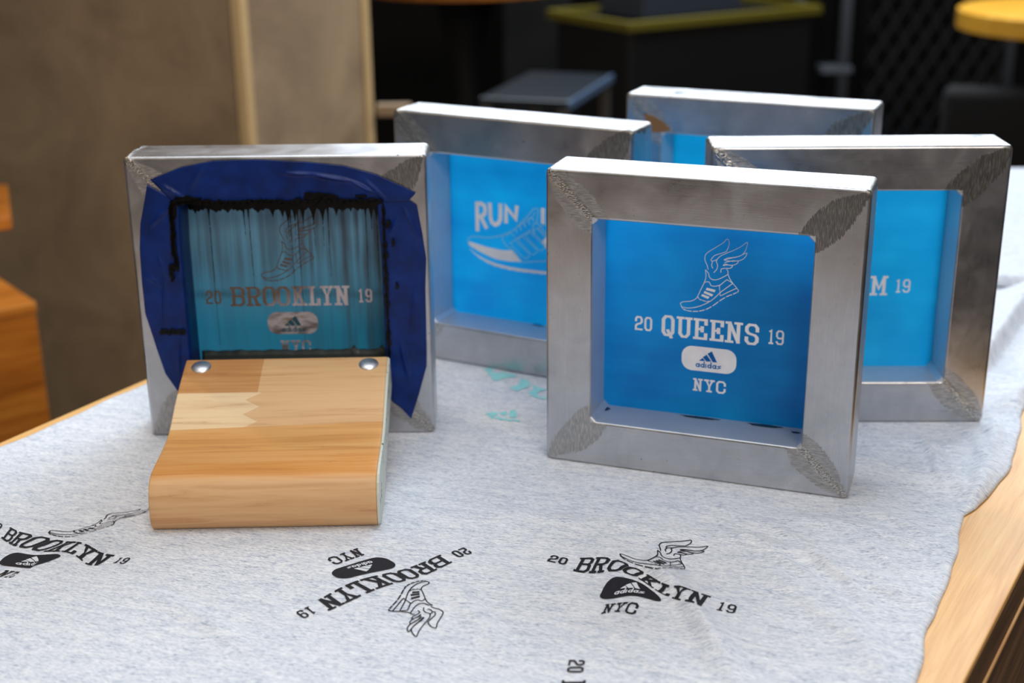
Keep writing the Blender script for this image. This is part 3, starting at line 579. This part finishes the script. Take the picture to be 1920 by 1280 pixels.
# ------------------------------------------------------------------ tape on the first screen
tm = tape_mat(); mm = lambda P: [(x / 1000, z / 1000) for x, z in P]
def wr(x, z, seed, creases):
    h = .0004
    for (ax, az, bx, bz, w_, hh) in creases:
        dx, dz = bx - ax, bz - az; u = max(0, min(1, ((x - ax) * dx + (z - az) * dz) / (dx * dx + dz * dz))); d = math.hypot(x - ax - u * dx, z - az - u * dz)
        h += 1.6 * hh * math.exp(-(d / w_ / .8) ** 2) * math.sin(math.pi * min(1, max(0, u * .9 + .08)))
    return h
def tape(outer, inner, seed, creases, base=0.0, wrap=None, nu=90, nv=40):
    O = lerp_poly([(x / 1000, 0, z / 1000 + .12475) for x, z in outer], nu); I = lerp_poly([(x / 1000, 0, z / 1000 + .12475) for x, z in inner], nu)
    V = []; Fc = []; rows = nv
    for i in range(nu):
        for j in range(nv):
            p = O[i].lerp(I[i], j / (nv - 1)); h = wr(p.x * 1000, (p.z - .12475) * 1000, seed, creases) + base
            h += .00025 * math.sin(p.x * 210 + p.z * 90 + seed * 2) * math.sin(p.z * 160 + seed)
            V.append((p.x, -max(h, .00025 + base), p.z))
        if wrap:
            for k in range(1, 7):
                d = .034 * k / 6; V.append((I[i].x + wrap[0] * .0012, d - .0004, I[i].z + wrap[1] * .0012))
    R_ = nv + (6 if wrap else 0)
    for i in range(nu - 1):
        for j in range(R_ - 1): a = i * R_ + j; Fc.append((a, a + 1, a + R_ + 1, a + R_))
    o = obj('masking_tape', V, Fc, tm, SCR[0], smooth=True); s = o.modifiers.new('s', 'SOLIDIFY'); s.thickness = .00018; s.offset = 0
    return o
Iw = (W_ / 2 - T_) * 1000 - 1.0; Ih = (H_ / 2 - T_) * 1000 - 1.0
tape([(-103.5, 105.9), (-76.8, 116.1), (-49.6, 121.0), (-14.6, 121.7), (26.4, 119.2), (57.1, 115.7), (83.5, 108.1), (103.8, 98.4), (115.6, 92.3), (108.5, 84.9)],
     [(-Iw, Ih), (-Iw * .5, Ih), (0, Ih), (Iw * .5, Ih), (Iw, Ih)], 1,
     [(8, 110, 30, 109, 1.6, .0016), (30, 109, 62, 103, 1.8, .0022), (62, 103, 82, 92, 1.6, .0016), (-60, 118, -72, 96, 1.5, .0010), (-96, 102, -78, 90, 1.6, .0016), (-80, 90, -64, 88, 1.5, .0012), (72, 106, 92, 84, 1.4, .0012), (20, 96, 24, 84, 2, .0008)], .0006, (0, -1))
tape([(-106.5, 102), (-110.7, 85.8), (-115.5, 68.8), (-118.3, 47.1), (-119.3, 20.8), (-119.3, -10.5), (-112.7, -42.5), (-107.4, -65.6), (-99.0, -80.9), (-89.3, -94.0)],
     [(-Iw + 2, Ih + 3), (-Iw, Ih * .5), (-Iw, 0), (-Iw, -Ih * .5), (-Iw, -Ih)], 2,
     [(-108, 66, -88, 84, 1.5, .0014), (-104, 40, -96, 20, 2, .0010), (-117, 24, -102, 14, 1.2, .0014), (-100, 20, -104, -30, 2.5, .0010), (-92, -20, -96, -70, 2, .0008)], .0, (1, 0))
tape([(106.6, 88.5), (115.7, 82.3), (119.5, 57.5), (122.2, 35.7), (120.7, 9.2), (120.0, -49.8), (119.6, -61.3), (112.3, -86.9), (104.5, -110.5)],
     [(Iw - 2, Ih + 2), (Iw, Ih * .5), (Iw, 0), (Iw, -Ih), (Iw + 1, -Ih - 3), (88, -93), (96.5, -100.9), (104, -110.0)], 3,
     [(104, 80, 118, 52, 1.8, .0014), (100, 70, 92, 56, 2, .0012), (98, -40, 104, -72, 2, .0012), (112, 10, 108, -30, 2.2, .0008), (88, -60, 110, -50, 1.8, .0008)], .0003, (-1, 0))
# ink-blackened strip between lower rail and mesh
ink = NT('glossy_black_ink'); ik = ink.noise(ink.map((1, 1, 1)), 160, 2); ink.bump(ik, .25, .0008); ink = ink.set(col=L(5, 7, 9), rough=.3, spec=.22)
V = []; Fc = []
for i in range(61):
    x = -Iw / 1000 + .002 + i * (2 * Iw / 1000 - .004) / 60
    for (n_, z_) in ((.0388, .0655 + .0006 * math.sin(i * .9) * math.sin(i * .37) + (.004 if i in (49, 58) else 0)), (.0378, .0600), (.034, .0500), (.020, .0425), (.004, .0404)): V.append((x, n_, z_))
for i in range(60):
    for j in range(4): a = i * 5 + j; Fc.append((a, a + 1, a + 6, a + 5))
ledge = NT('inked_tape'); ledge = ledge.set(col=L(20, 34, 34), rough=.45)
o = obj('ink_ledge', V, Fc, ledge, SCR[0], smooth=True); o.modifiers.new('s', 'SOLIDIFY').thickness = .0003
# ink band and runs on the mesh
rd = random.Random(5); DR = [(-66.5, 122, 1.0), (-36.5, 20, 1.0), (-32.5, 66, .9), (-11.5, 14, 2.4), (-3, 15, 2.4), (1.5, 24, 2.6), (3.4, 98, 1.2), (7.5, 20, 2.0), (9.8, 88, 1.0), (14.5, 16, 2.2), (23.5, 34, 2.6), (31.5, 30, 2.6), (36, 58, 1.0), (43.5, 13, 2.0), (49, 8, 1.2), (56, 7, 1.2), (68.5, 80, 1.1), (73.5, 16, 2.0), (-60, 5, 3), (-50, 6, 2.5), (-24, 6, 3), (62, 5, 2.5), (-78, 7, 1.6), (78, 60, 2.0)]
bnd = Art(); N = 330
for k in range(N):
    x0 = -85.6 + 171.2 * k / N; x1 = -85.6 + 171.2 * (k + 1) / N
    def low(x):
        l = 69.5 + 1.0 * math.sin(x * .35) + .6 * math.sin(x * 1.7)
        for (dx, ln, w_) in DR:
            if abs(x - dx) < w_ * 1.3: l = min(l, 69.5 - (min(ln, 13) if ln > 15 else ln * .55) * max(0, 1 - abs(x - dx) / (w_ * 1.3)) ** 1.8)
        return l
    bnd.quad([(x0, low(x0)), (x1, low(x1)), (x1, 85.8), (x0, 85.8)])
for dx, ln, w_ in DR:
    if ln > 15:
        z = 62; x = dx; end = 69 - ln; seg = 0
        while z > end:
            dz = rd.uniform(3, 8); ww = .55 * (1 - .6 * (62 - z) / ln) * rd.uniform(.6, 1.4)
            bnd.ribbon([(x, z), (x + rd.uniform(-.2, .25), z - dz)], ww, cap=False); z -= dz * rd.choice((1, 1, 1.25)); x += rd.uniform(-.12, .16)
V = [(p.x / 1000, M_ - .0005, .12475 + p.y / 1000) for p in bnd.v]
o = obj('ink_runs', V, bnd.f, ink, SCR[0]); o['label'] = 'black ink running down the mesh'
# ragged ink smears along the inner edges of the tape
bl = Art(); rd = random.Random(11)
def blob(cx, cz, rx, rz, n=16):
    P = [Vector((cx + rx * (1 + rd.uniform(-.35, .35)) * math.cos(2 * math.pi * i / n), cz + rz * (1 + rd.uniform(-.35, .35)) * math.sin(2 * math.pi * i / n))) for i in range(n)]
    k = len(bl.v); bl.v.append(Vector((cx, cz))); bl.v += P
    for i in range(n): bl.f.append((k, k + 1 + i, k + 1 + (i + 1) % n))
for k in range(34): blob(-84 + 168 * k / 33, 86.0 + rd.uniform(-.6, 1.0), 4.0, 1.5 + rd.random() * 1.2)
blob(32, 91, 12, 3.0); blob(44, 90, 7, 2.6); blob(-74, 89, 11, 2.8); blob(70, 90.5, 6, 1.2); blob(-86, 80, 3, 8)
for k in range(26): blob(-87.5 - rd.random() * 2.2, 84 - k * 2.1, 1.6, 3.6)
for k in range(9): blob(-92 + rd.uniform(-2, 1), 32 - k * 1.6, 2.6 * (1 - k / 12), 1.6)
for k in range(46): blob(87.4 + rd.random() * .9, 80 - k * 2.9, .5 + rd.random() ** 2 * 1.6, 3.6)
blob(92, 66, 2.2, 4); blob(95, 50, 1.4, 3); blob(97, 12, 1.2, 3.0)
for k in range(7): blob(-106 + k * 3, -27 + rd.uniform(-.6, .6), 2.4, 2.6)
V = []
for p in bl.v: V.append((p.x / 1000, -.0032 if p.y > 0 or p.x > 0 else -.0024, .12475 + p.y / 1000))
o = obj('ink_smear', V, bl.f, ink, SCR[0]); s = o.modifiers.new('s', 'SOLIDIFY'); s.thickness = .0022; s.offset = -1
# ------------------------------------------------------------------ squeegee
sq = empty('squeegee', (-.18875, .935, 0), .02); tag(sq, 'wooden squeegee leaning on the taped screen, light laminated handle with two rivets', 'squeegee')
top = [(.0095, 0.0), (.0045, .0015), (.0012, .0060), (.0000, .0120), (.0000, .0200), (.0016, .0290), (.0052, .0360), (.0110, .0403), (.0190, .0425), (.030, .0432), (.045, .0434), (.060, .0438), (.074, .0450), (.085, .0475), (.096, .0518), (.108, .0575), (.122, .0632), (.138, .0685), (.152, .0725), (.163, .0755), (.1685, .0768)]
bot = [(.1700, .0755), (.1775, .0490), (.1760, .0470), (.150, .0390), (.120, .0290), (.095, .0190), (.075, .0090), (.060, .0030), (.045, .0004), (.030, 0.0)]
P = [Vector(p) for p in top + bot]
bm = bmesh.new(); XS = [-.0857, -.0851, -.0845] + [-.08 + .016 * i for i in range(11)] + [.0845, .0851, .0857]; rings = []
cen = sum(P, Vector((0, 0))) / len(P)
for k, x in enumerate(XS):
    ins = {0: .0008, 1: .00025, 2: 0}.get(min(k, len(XS) - 1 - k), 0); R_ = []
    for i, p in enumerate(P):
        a = P[i - 1]; b = P[(i + 1) % len(P)]; t = (b - a).normalized(); n = Vector((t.y, -t.x))
        q = p + n * ins; R_.append(bm.verts.new((x, q.x, max(q.y, 0))))
    rings.append(R_)
for a, b in zip(rings, rings[1:]):
    for i in range(len(P)): bm.faces.new((a[i], a[(i + 1) % len(P)], b[(i + 1) % len(P)], b[i]))
bm.faces.new(rings[0]); endf = bm.faces.new(rings[-1][::-1])
h = from_bm('handle', bm, squeegee_mat(), sq, smooth=True)
h.data.set_sharp_from_angle(angle=math.radians(40))
# pale painted end with worn holes
bm = bmesh.new(); f = [bm.verts.new((.0857, p.x, p.y)) for p in P]; g = [bm.verts.new((.0876, cen.x + (p.x - cen.x) * .985, max(0.0004, cen.y + (p.y - cen.y) * .97))) for p in P]
for i in range(len(P)): bm.faces.new((f[i], f[(i + 1) % len(P)], g[(i + 1) % len(P)], g[i]))
bm.faces.new(g)
t = NT('pale_green_coating'); nn = t.noise(t.map((1, 1, 1)), 120, 3); t.bump(nn, .6, .001)
ec = from_bm('end_coating', bm, t.set(col=t.mix(t.rng(nn, .62, .66), L(206, 212, 200), L(70, 62, 50)), rough=.5), sq); ec['label'] = 'pale grey-green coating on the end grain'
riv = NT('zinc_rivet'); rn = riv.noise(riv.map(), 500, 3); riv.bump(rn, .1, .0003); riv = riv.set(col=(.80, .82, .85), rough=riv.rng(rn, .3, .7, .34, .44), metal=1)
for x in (-.0715, .0700):
    bm = bmesh.new(); r = .0086
    add_lathe(bm, [(r, 0), (r, .0005), (r * .96, .0011), (r * .86, .0017), (r * .68, .0023), (r * .45, .0027), (r * .2, .0030), (r * .02, .00305)], 36)
    o = from_bm('rivet', bm, riv, sq, smooth=True); sl = math.atan2(.0768 - .0685, .1685 - .138)
    o.location = (x, .1585, .0738); o.rotation_euler = (sl, 0, 0)

# ------------------------------------------------------------------ table
ux, uy = .518, .855; ang = math.atan2(uy, ux)          # long direction of the table
TL = empty('work_table', (0, 0, -.002), ang); tag(TL, 'light wooden work table under the grey t-shirts', 'table')
def tc(x, y): return (x * ux + y * uy, -x * uy + y * ux)
_, vl = tc(-.4508, 1.1119); _, vr = tc(.3658, .876)
wm = wood_mat('pine_tabletop', L(206, 148, 84), L(228, 176, 108), L(240, 196, 132), 1, .45, (5, 60, 60))
dk = wood_mat('dark_wood_edge', L(84, 60, 40), L(112, 82, 54), L(138, 104, 70), 1, .55, (4, 80, 80))
s0, s1 = .30, 2.16
box('tabletop', (s0, s1, vr, vl, -.006, 0), wm, TL, .0012)
box('edge_band', (s0 + .001, s1 - .001, vr + .0005, vl - .0005, -.040, -.006), dk, TL, .001)
box('edge_strip', (s0, s1, vr - .001, vl + .001, -.044, -.040), wm, TL, .001)
box('apron', (s0 + .002, s1 - .002, vr + .002, vl - .002, -.20, -.044), dk, TL, .002)
for sx in (s0 + .06, s1 - .10):
    for sy in (vr + .06, vl - .06): box('leg', (sx, sx + .06, sy - .03, sy + .03, -.948, -.2), dk, TL, .003)

# ------------------------------------------------------------------ t-shirts
cm = cloth_mat()
el = Vector((ux, uy)); lp = Vector((-.4508, 1.1119)) + Vector((uy, -ux)) * .013
RB = [(.13, .44), (.175, .55), (.2468, .7248), (.2725, .7898), (.3091, .8596), (.3368, .9269), (.3455, .9500), (.3586, .9613), (.3884, .9996), (.4147, 1.0421), (.4425, 1.1038), (.4556, 1.1356), (.475, 1.180), (.52, 1.245), (.585, 1.30), (.67, 1.36), (.72, 1.45)]
RB = lerp_poly([(x, y, 0) for x, y in RB], 560)
NU = 300; V = []; Fc = []
for j, r in enumerate(RB):
    s_ = (r.x - lp.x) * el.x + (r.y - lp.y) * el.y
    l = lp + el * s_; l = l + Vector((uy, -ux)) * (.0012 * math.sin(s_ * 40) + .0008 * math.sin(s_ * 97))
    wob = .0012 * math.sin(j * .21) * math.sin(j * .047)
    for i in range(NU):
        u = i / (NU - 1); x = l.x + (r.x - l.x) * u; y = l.y + (r.y - l.y) * u
        z = cloth_h(x, y); e = min(u, 1 - u) * (r.xy - l).length
        if u > .5: z = z * sm(-.002, .010, e) - .0009 * (1 - sm(0, .003, e)) + .0016 * math.exp(-((e - .006) / .004) ** 2) * sm(1.3, 1.0, y)
        V.append((x + wob * u, y, z))
for j in range(len(RB) - 1):
    for i in range(NU - 1): a = j * NU + i; Fc.append((a, a + 1, a + NU + 1, a + NU))
sh = empty('t_shirt', (0, 0, 0)); tag(sh, 'heather grey t-shirt spread over the table with black Brooklyn prints', 't-shirt', 'grey t-shirts on the table')
body = obj('fabric_body', V, Fc, cm, sh, smooth=True); so = body.modifiers.new('s', 'SOLIDIFY'); so.thickness = .0011; so.offset = -1
# second shirt, folded flat behind
def cloth_grid(name, fn, nu, nv, m, parent, thick=.0011):
    V = [fn(i / (nu - 1), j / (nv - 1)) for j in range(nv) for i in range(nu)]
    Fc = [(j * nu + i, j * nu + i + 1, (j + 1) * nu + i + 1, (j + 1) * nu + i) for j in range(nv - 1) for i in range(nu - 1)]
    o = obj(name, V, Fc, m, parent, smooth=True); s = o.modifiers.new('s', 'SOLIDIFY'); s.thickness = thick; s.offset = -1; return o
sh2 = empty('t_shirt', (0, 0, 0)); tag(sh2, 'pale grey t-shirt folded flat behind the right-hand screen', 't-shirt', 'grey t-shirts on the table')
for k, (z0, y0) in enumerate(((.010, 0), (.022, .012))):
    def fn(u, v, z0=z0, y0=y0):
        e = min(v, 1 - v) * .60; x = .30 + u * .52 + v * .27; y = 1.500 + y0 + v * .56 - u * .05 + .004 * math.sin(u * 9 + k)
        z = z0 - .009 * (1 - sm(0, .012, e)) + .0012 * math.sin(x * 30 + y * 20)
        return (x, y, z)
    cloth_grid('folded_layer', fn, 90, 110, cm, sh2)

# prints on the shirt
black = NT('black_textile_ink'); bn = black.noise(black.map(), 900, 2); black.bump(bn, .3, .0004)
black = black.set(col=black.mix(black.rng(bn, .55, .72, 0, .35), L(34, 34, 40), L(70, 72, 80)), rough=.75, spec=.2)
grey = flat('unprinted_fabric', L(214, 219, 228), .9)
def tps(W):
    src = W['src']; w_ = W['w']; n = len(src)
    def f(p, dz=.0005):
        X = w_[n][0] + w_[n + 1][0] * p.x + w_[n + 2][0] * p.y; Y = w_[n][1] + w_[n + 1][1] * p.x + w_[n + 2][1] * p.y
        for (a, b), (u, v, *_) in zip(src, w_):
            d2 = (a - p.x) ** 2 + (b - p.y) ** 2
            if d2 > 0: k = d2 * .5 * math.log(d2); X += u * k; Y += v * k
        x, y = X / 1000, Y / 1000
        return (x, y, cloth_h(x, y) + dz)
    return f
for key in 'ABCD':
    A, K = design(BK, 'all', -2.6, ((-75.6, -69.5), (-68.2, -62)), ((59, 63.4), (65, 71)), 1.0, .85)
    f = tps(WARP[key]); o = flatart('printed_design', A, black, body, 0, f); flatart('badge_emblem', K, grey, o, 0, lambda p: f(p, .0008))
    o['label'] = {'A': 'black Brooklyn print left of the squeegee', 'B': 'upside-down black Brooklyn print in the middle', 'C': 'black Brooklyn print warped over a fold', 'D': 'black print running off the near edge'}[key]
# faded turquoise print
tq = NT('faded_turquoise_ink'); tn = tq.noise(tq.map(), 500, 3); tq = tq.set(col=tq.mix(tq.rng(tn, .35, .7), L(112, 214, 218), L(186, 226, 232)), rough=.8)
V = []; Fc = []
for q in TEAL[:-1]:
    b2 = bmesh.new(); vs = [b2.verts.new((x, y, cloth_h(x, y) + .0005)) for x, y in q]; fc = b2.faces.new(vs); bmesh.ops.triangulate(b2, faces=[fc])
    k = len(V); b2.verts.index_update(); V += [v.co[:] for v in b2.verts]; Fc += [tuple(k + v.index for v in f_.verts) for f_ in b2.faces]; b2.free()
A = Art(); A.ribbon([(x * 1000, y * 1000) for x, y in TEAL[-1]], 3.2); k = len(V)
V += [(p.x / 1000, p.y / 1000, cloth_h(p.x / 1000, p.y / 1000) + .0005) for p in A.v]; Fc += [tuple(k + a for a in f_) for f_ in A.f]
o = obj('faded_print', V, Fc, tq, body); o['label'] = 'faded turquoise print'

# ------------------------------------------------------------------ surroundings
FLOOR = -.95
fl = NT('dark_floor'); fn_ = fl.noise(fl.map(), 3, 4)
o = box('floor', (-4, 6, -3, 8, FLOOR - .05, FLOOR), fl.set(col=fl.mix(fn_, L(12, 12, 12), L(22, 21, 20)), rough=.6), None, 0); o['kind'] = 'structure'
wl = flat('black_wall', L(10, 10, 11), .8)
o = box('wall_back', (-4, 6, 7.0, 7.1, FLOOR, 2.6), wl, None, 0); o['kind'] = 'structure'
cn = NT('trowelled_plaster'); a = cn.noise(cn.map(), 4.5, 4, .55, .6); b = cn.noise(cn.map(), 60, 3)
cn.bump(b, .2, .004); cn = cn.set(col=cn.mix(cn.rng(cn.math('ADD', cn.math('MULTIPLY', a, .8), cn.math('MULTIPLY', b, .2)), .35, .65), L(126, 106, 84), L(158, 136, 108)), rough=.85)
pl = empty('plaster_pillar', (-.50, 2.62, FLOOR), math.radians(-30)); tag(pl, 'wide brownish plaster block left behind the table, edge trimmed', 'pillar')
bm = bmesh.new(); add_box(bm, -2.0, 0, 0, .42, 0, 2.7, .004); from_bm('plaster_body', bm, cn, pl).rotation_euler = (0, 0, 0)
o = box('corner_trim', (-.018, .006, -.006, .018, 0, 2.7), flat('lit_edge_tone', L(196, 168, 124), .5), pl, .003)  # light caught by the bevelled corner, put into a paler colour
pl.rotation_euler = (0, 0, math.radians(-28))
o = box('corner_trim', (-.006, .006, .402, .426, 0, 2.7), bpy.data.materials['lit_edge_tone'], pl, .003)
# little ledge of another plaster block right of the pillar
lg = box('low_ledge', (0, .075, 0, .03, 0, .026), cn, None, .004, loc=(-.285, 2.93, -.056)); 
tag(lg, 'short pale ledge sticking out right of the plaster pillar', 'ledge')
# honey-coloured wooden box and shelf on the left
hw = wood_mat('honey_wood', L(150, 82, 22), L(184, 108, 34), L(208, 134, 52), 1, .45, (4, 50, 50))
bx = empty('wooden_crate', (-.727, 2.0, FLOOR), math.radians(38)); tag(bx, 'honey-coloured wooden box at the left edge beside the pillar', 'box')
HT = -.16 - FLOOR
box('side_panel', (-.40, 0, 0, .30, 0, HT - .018), hw, bx, .002); box('lid', (-.402, .002, -.002, .302, HT - .018, HT), hw, bx, .003)
sf = empty('wall_shelf', (-.82, 2.2, -.077), math.radians(20)); tag(sf, 'end of an orange wooden shelf board at the left edge', 'shelf')
box('board', (-.5, 0, 0, .25, -.024, .0), hw, sf, .004); box('bracket', (-.30, -.28, .01, .24, -.9 + .03, -.024), dk, sf, .002)
# bar table with cone-topped pedestal
blk = flat('black_metal', L(30, 30, 32), .55, .3)
t1 = empty('bar_table', (-.15, 4.86, FLOOR)); tag(t1, 'round wooden bar table on a black pedestal beyond the work table', 'table', 'round wooden bar tables')
bm = bmesh.new(); add_lathe(bm, [(.33, .965), (.345, .970), (.345, .998), (.335, 1.003)], 56); from_bm('table_top', bm, hw, t1, smooth=False)
bm = bmesh.new(); add_lathe(bm, [(.24, 0), (.24, .012), (.05, .03), (.038, .06), (.034, .55), (.045, .70), (.10, .93), (.13, .965)], 32); from_bm('pedestal', bm, blk, t1, smooth=True)
t2 = empty('bar_table', (1.60, 3.95, FLOOR)); tag(t2, 'bright yellow-orange round table top in the upper right corner', 'table', 'round wooden bar tables')
yw = wood_mat('yellow_wood', L(214, 148, 40), L(236, 172, 56), L(248, 196, 84), 1, .4, (4, 40, 40))
bm = bmesh.new(); add_lathe(bm, [(.30, .930), (.325, .936), (.325, .985), (.31, .992)], 56); from_bm('table_top', bm, yw, t2)
bm = bmesh.new(); add_lathe(bm, [(.24, 0), (.24, .012), (.05, .03), (.034, .06), (.034, .93)], 32); from_bm('pedestal', bm, blk, t2, smooth=True)
# black storage tote with yellow rim and grey load
to = empty('storage_tote', (.361, 4.2, FLOOR), math.radians(32)); tag(to, 'big black storage bin with a yellow rim, top centre background', 'storage bin')
Z = -.030 - FLOOR
box('bin_body', (0, .75, 0, .40, 0, Z), flat('black_plastic', L(6, 6, 8), .5), to, .02)
bm = bmesh.new()
for a in ((-.02, .77, -.02, .0), (-.02, .77, .40, .42), (-.02, .0, .0, .40), (.75, .77, .0, .40)): add_box(bm, a[0], a[1], a[2], a[3], Z - .012, Z + .018, .004)
from_bm('rim', bm, flat('yellow_plastic', L(104, 94, 12), .5), to)
gb = box('grey_case', (.10, .50, .07, .30, 0, .14), flat('blue_grey_plastic', L(44, 52, 64), .5), None, .012, loc=(.361, 4.2, -.030 + .001), rz=math.radians(32)); tag(gb, 'blurred blue-grey case lying inside the yellow-rimmed bin', 'case')
# steel box stool
st = empty('metal_stool', (.136, 3.2, FLOOR), math.radians(72)); tag(st, 'dark glossy metal stool whose edge shines blue, behind the screens', 'stool')
Z = -.074 - FLOOR; ms = flat('dark_gloss_metal', L(26, 34, 42), .35, .3)
bm = bmesh.new(); add_box(bm, 0, .42, 0.0, .22, Z - .02, Z, .004); o = from_bm('seat', bm, ms, st); 
o = box('edge_trim', (0, .42, -.006, .002, Z - .022, Z + .001), flat('rim_highlight', L(110, 134, 166), .3, .5), st, .003)  # bluish rim highlight of the seat, painted into this strip's colour
for x, y in ((.014, .014), (.406, .014), (.014, .206), (.406, .206)): box('leg', (x - .012, x + .012, y - .012, y + .012, 0, Z - .02), flat('grey_steel', L(90, 86, 82), .4, .3), st, .003)
# dark column
cl = box('column', (0, .26, 0, .2, 0, 2.5), flat('charcoal_panel', L(26, 25, 25), .8), None, .004, loc=(-.02, 5.4, FLOOR)); tag(cl, 'charcoal column in the dark behind the bar table', 'column')
# rack poles with clamps
gs = flat('dull_grey_steel', L(104, 110, 118), .55, .0)
for k, (x, y, zc, lab) in enumerate(((1.076, 5.2, -.195, 'grey steel pole with upper clamp, left of the wire fence'), (1.25, 5.2, -.315, 'grey steel pole with lower clamp, nearest the wire fence'))):
    e = empty('steel_pole', (x, y, FLOOR)); tag(e, lab, 'pole', 'steel poles of the rack')
    bm = bmesh.new(); add_tube(bm, (0, 0, 0), (0, 0, 2.2), .020); from_bm('pole', bm, gs, e, smooth=True)
    bm = bmesh.new(); add_tube(bm, (-.062, .05, 0), (-.062, .05, 2.2), .013); from_bm('back_pole', bm, blk, e, smooth=True)
    box('clamp', (-.085, .030, -.025, .06, zc - FLOOR - .012, zc - FLOOR + .012), gs, e, .003)
# wire fence panel
fe = empty('wire_fence', (1.42, 5.6, FLOOR), math.radians(6)); tag(fe, 'dark diamond wire fence panel in the right background', 'fence')
bm = bmesh.new(); X1 = .62; Hh = 1.9
for d in (1, -1):
    for k in range(-24, 30):
        x0 = k * .085; pts = []
        a = (x0, 0.) ; b = (x0 + d * Hh * .62, Hh)
        lo, hi = 0., 1.
        if d > 0: lo = max(0, -x0 / (Hh * .62)); hi = min(1, (X1 - x0) / (Hh * .62))
        else: lo = max(0, (x0 - X1) / (Hh * .62)); hi = min(1, x0 / (Hh * .62))
        if hi - lo > .03: add_tube(bm, (a[0] + (b[0] - a[0]) * lo, d * .004, Hh * lo), (a[0] + (b[0] - a[0]) * hi, d * .004, Hh * hi), .0045, 6)
from_bm('wire_mesh', bm, flat('dim_wire', L(62, 66, 72), .5), fe)
for x in (0, X1):
    bm = bmesh.new(); add_tube(bm, (x, 0, 0), (x, 0, Hh), .02); from_bm('post', bm, blk if x == 0 else gs, fe, smooth=True)
bm = bmesh.new(); add_tube(bm, (0, 0, Hh), (X1, 0, Hh), .02); from_bm('top_rail', bm, gs, fe, smooth=True)
# dark upholstered bench under the yellow table
bn_ = empty('padded_bench', (1.42, 3.3, FLOOR), math.radians(-12)); tag(bn_, 'dark padded bench in the shadow below the yellow-orange table', 'bench')
up = flat('dark_upholstery', L(12, 11, 11), .85)
bm = bmesh.new(); add_box(bm, -.32, .5, 0, .5, .30, .46, .03, 4); from_bm('seat_cushion', bm, up, bn_, smooth=True)
bm = bmesh.new(); add_box(bm, -.32, .5, .42, .52, .46, .80, .03, 4); from_bm('back_cushion', bm, up, bn_, smooth=True)
for x, y in ((-.28, .05), (.45, .05), (-.28, .45), (.45, .45)): box('leg', (x - .02, x + .02, y - .02, y + .02, 0, .31), blk, bn_, .003)
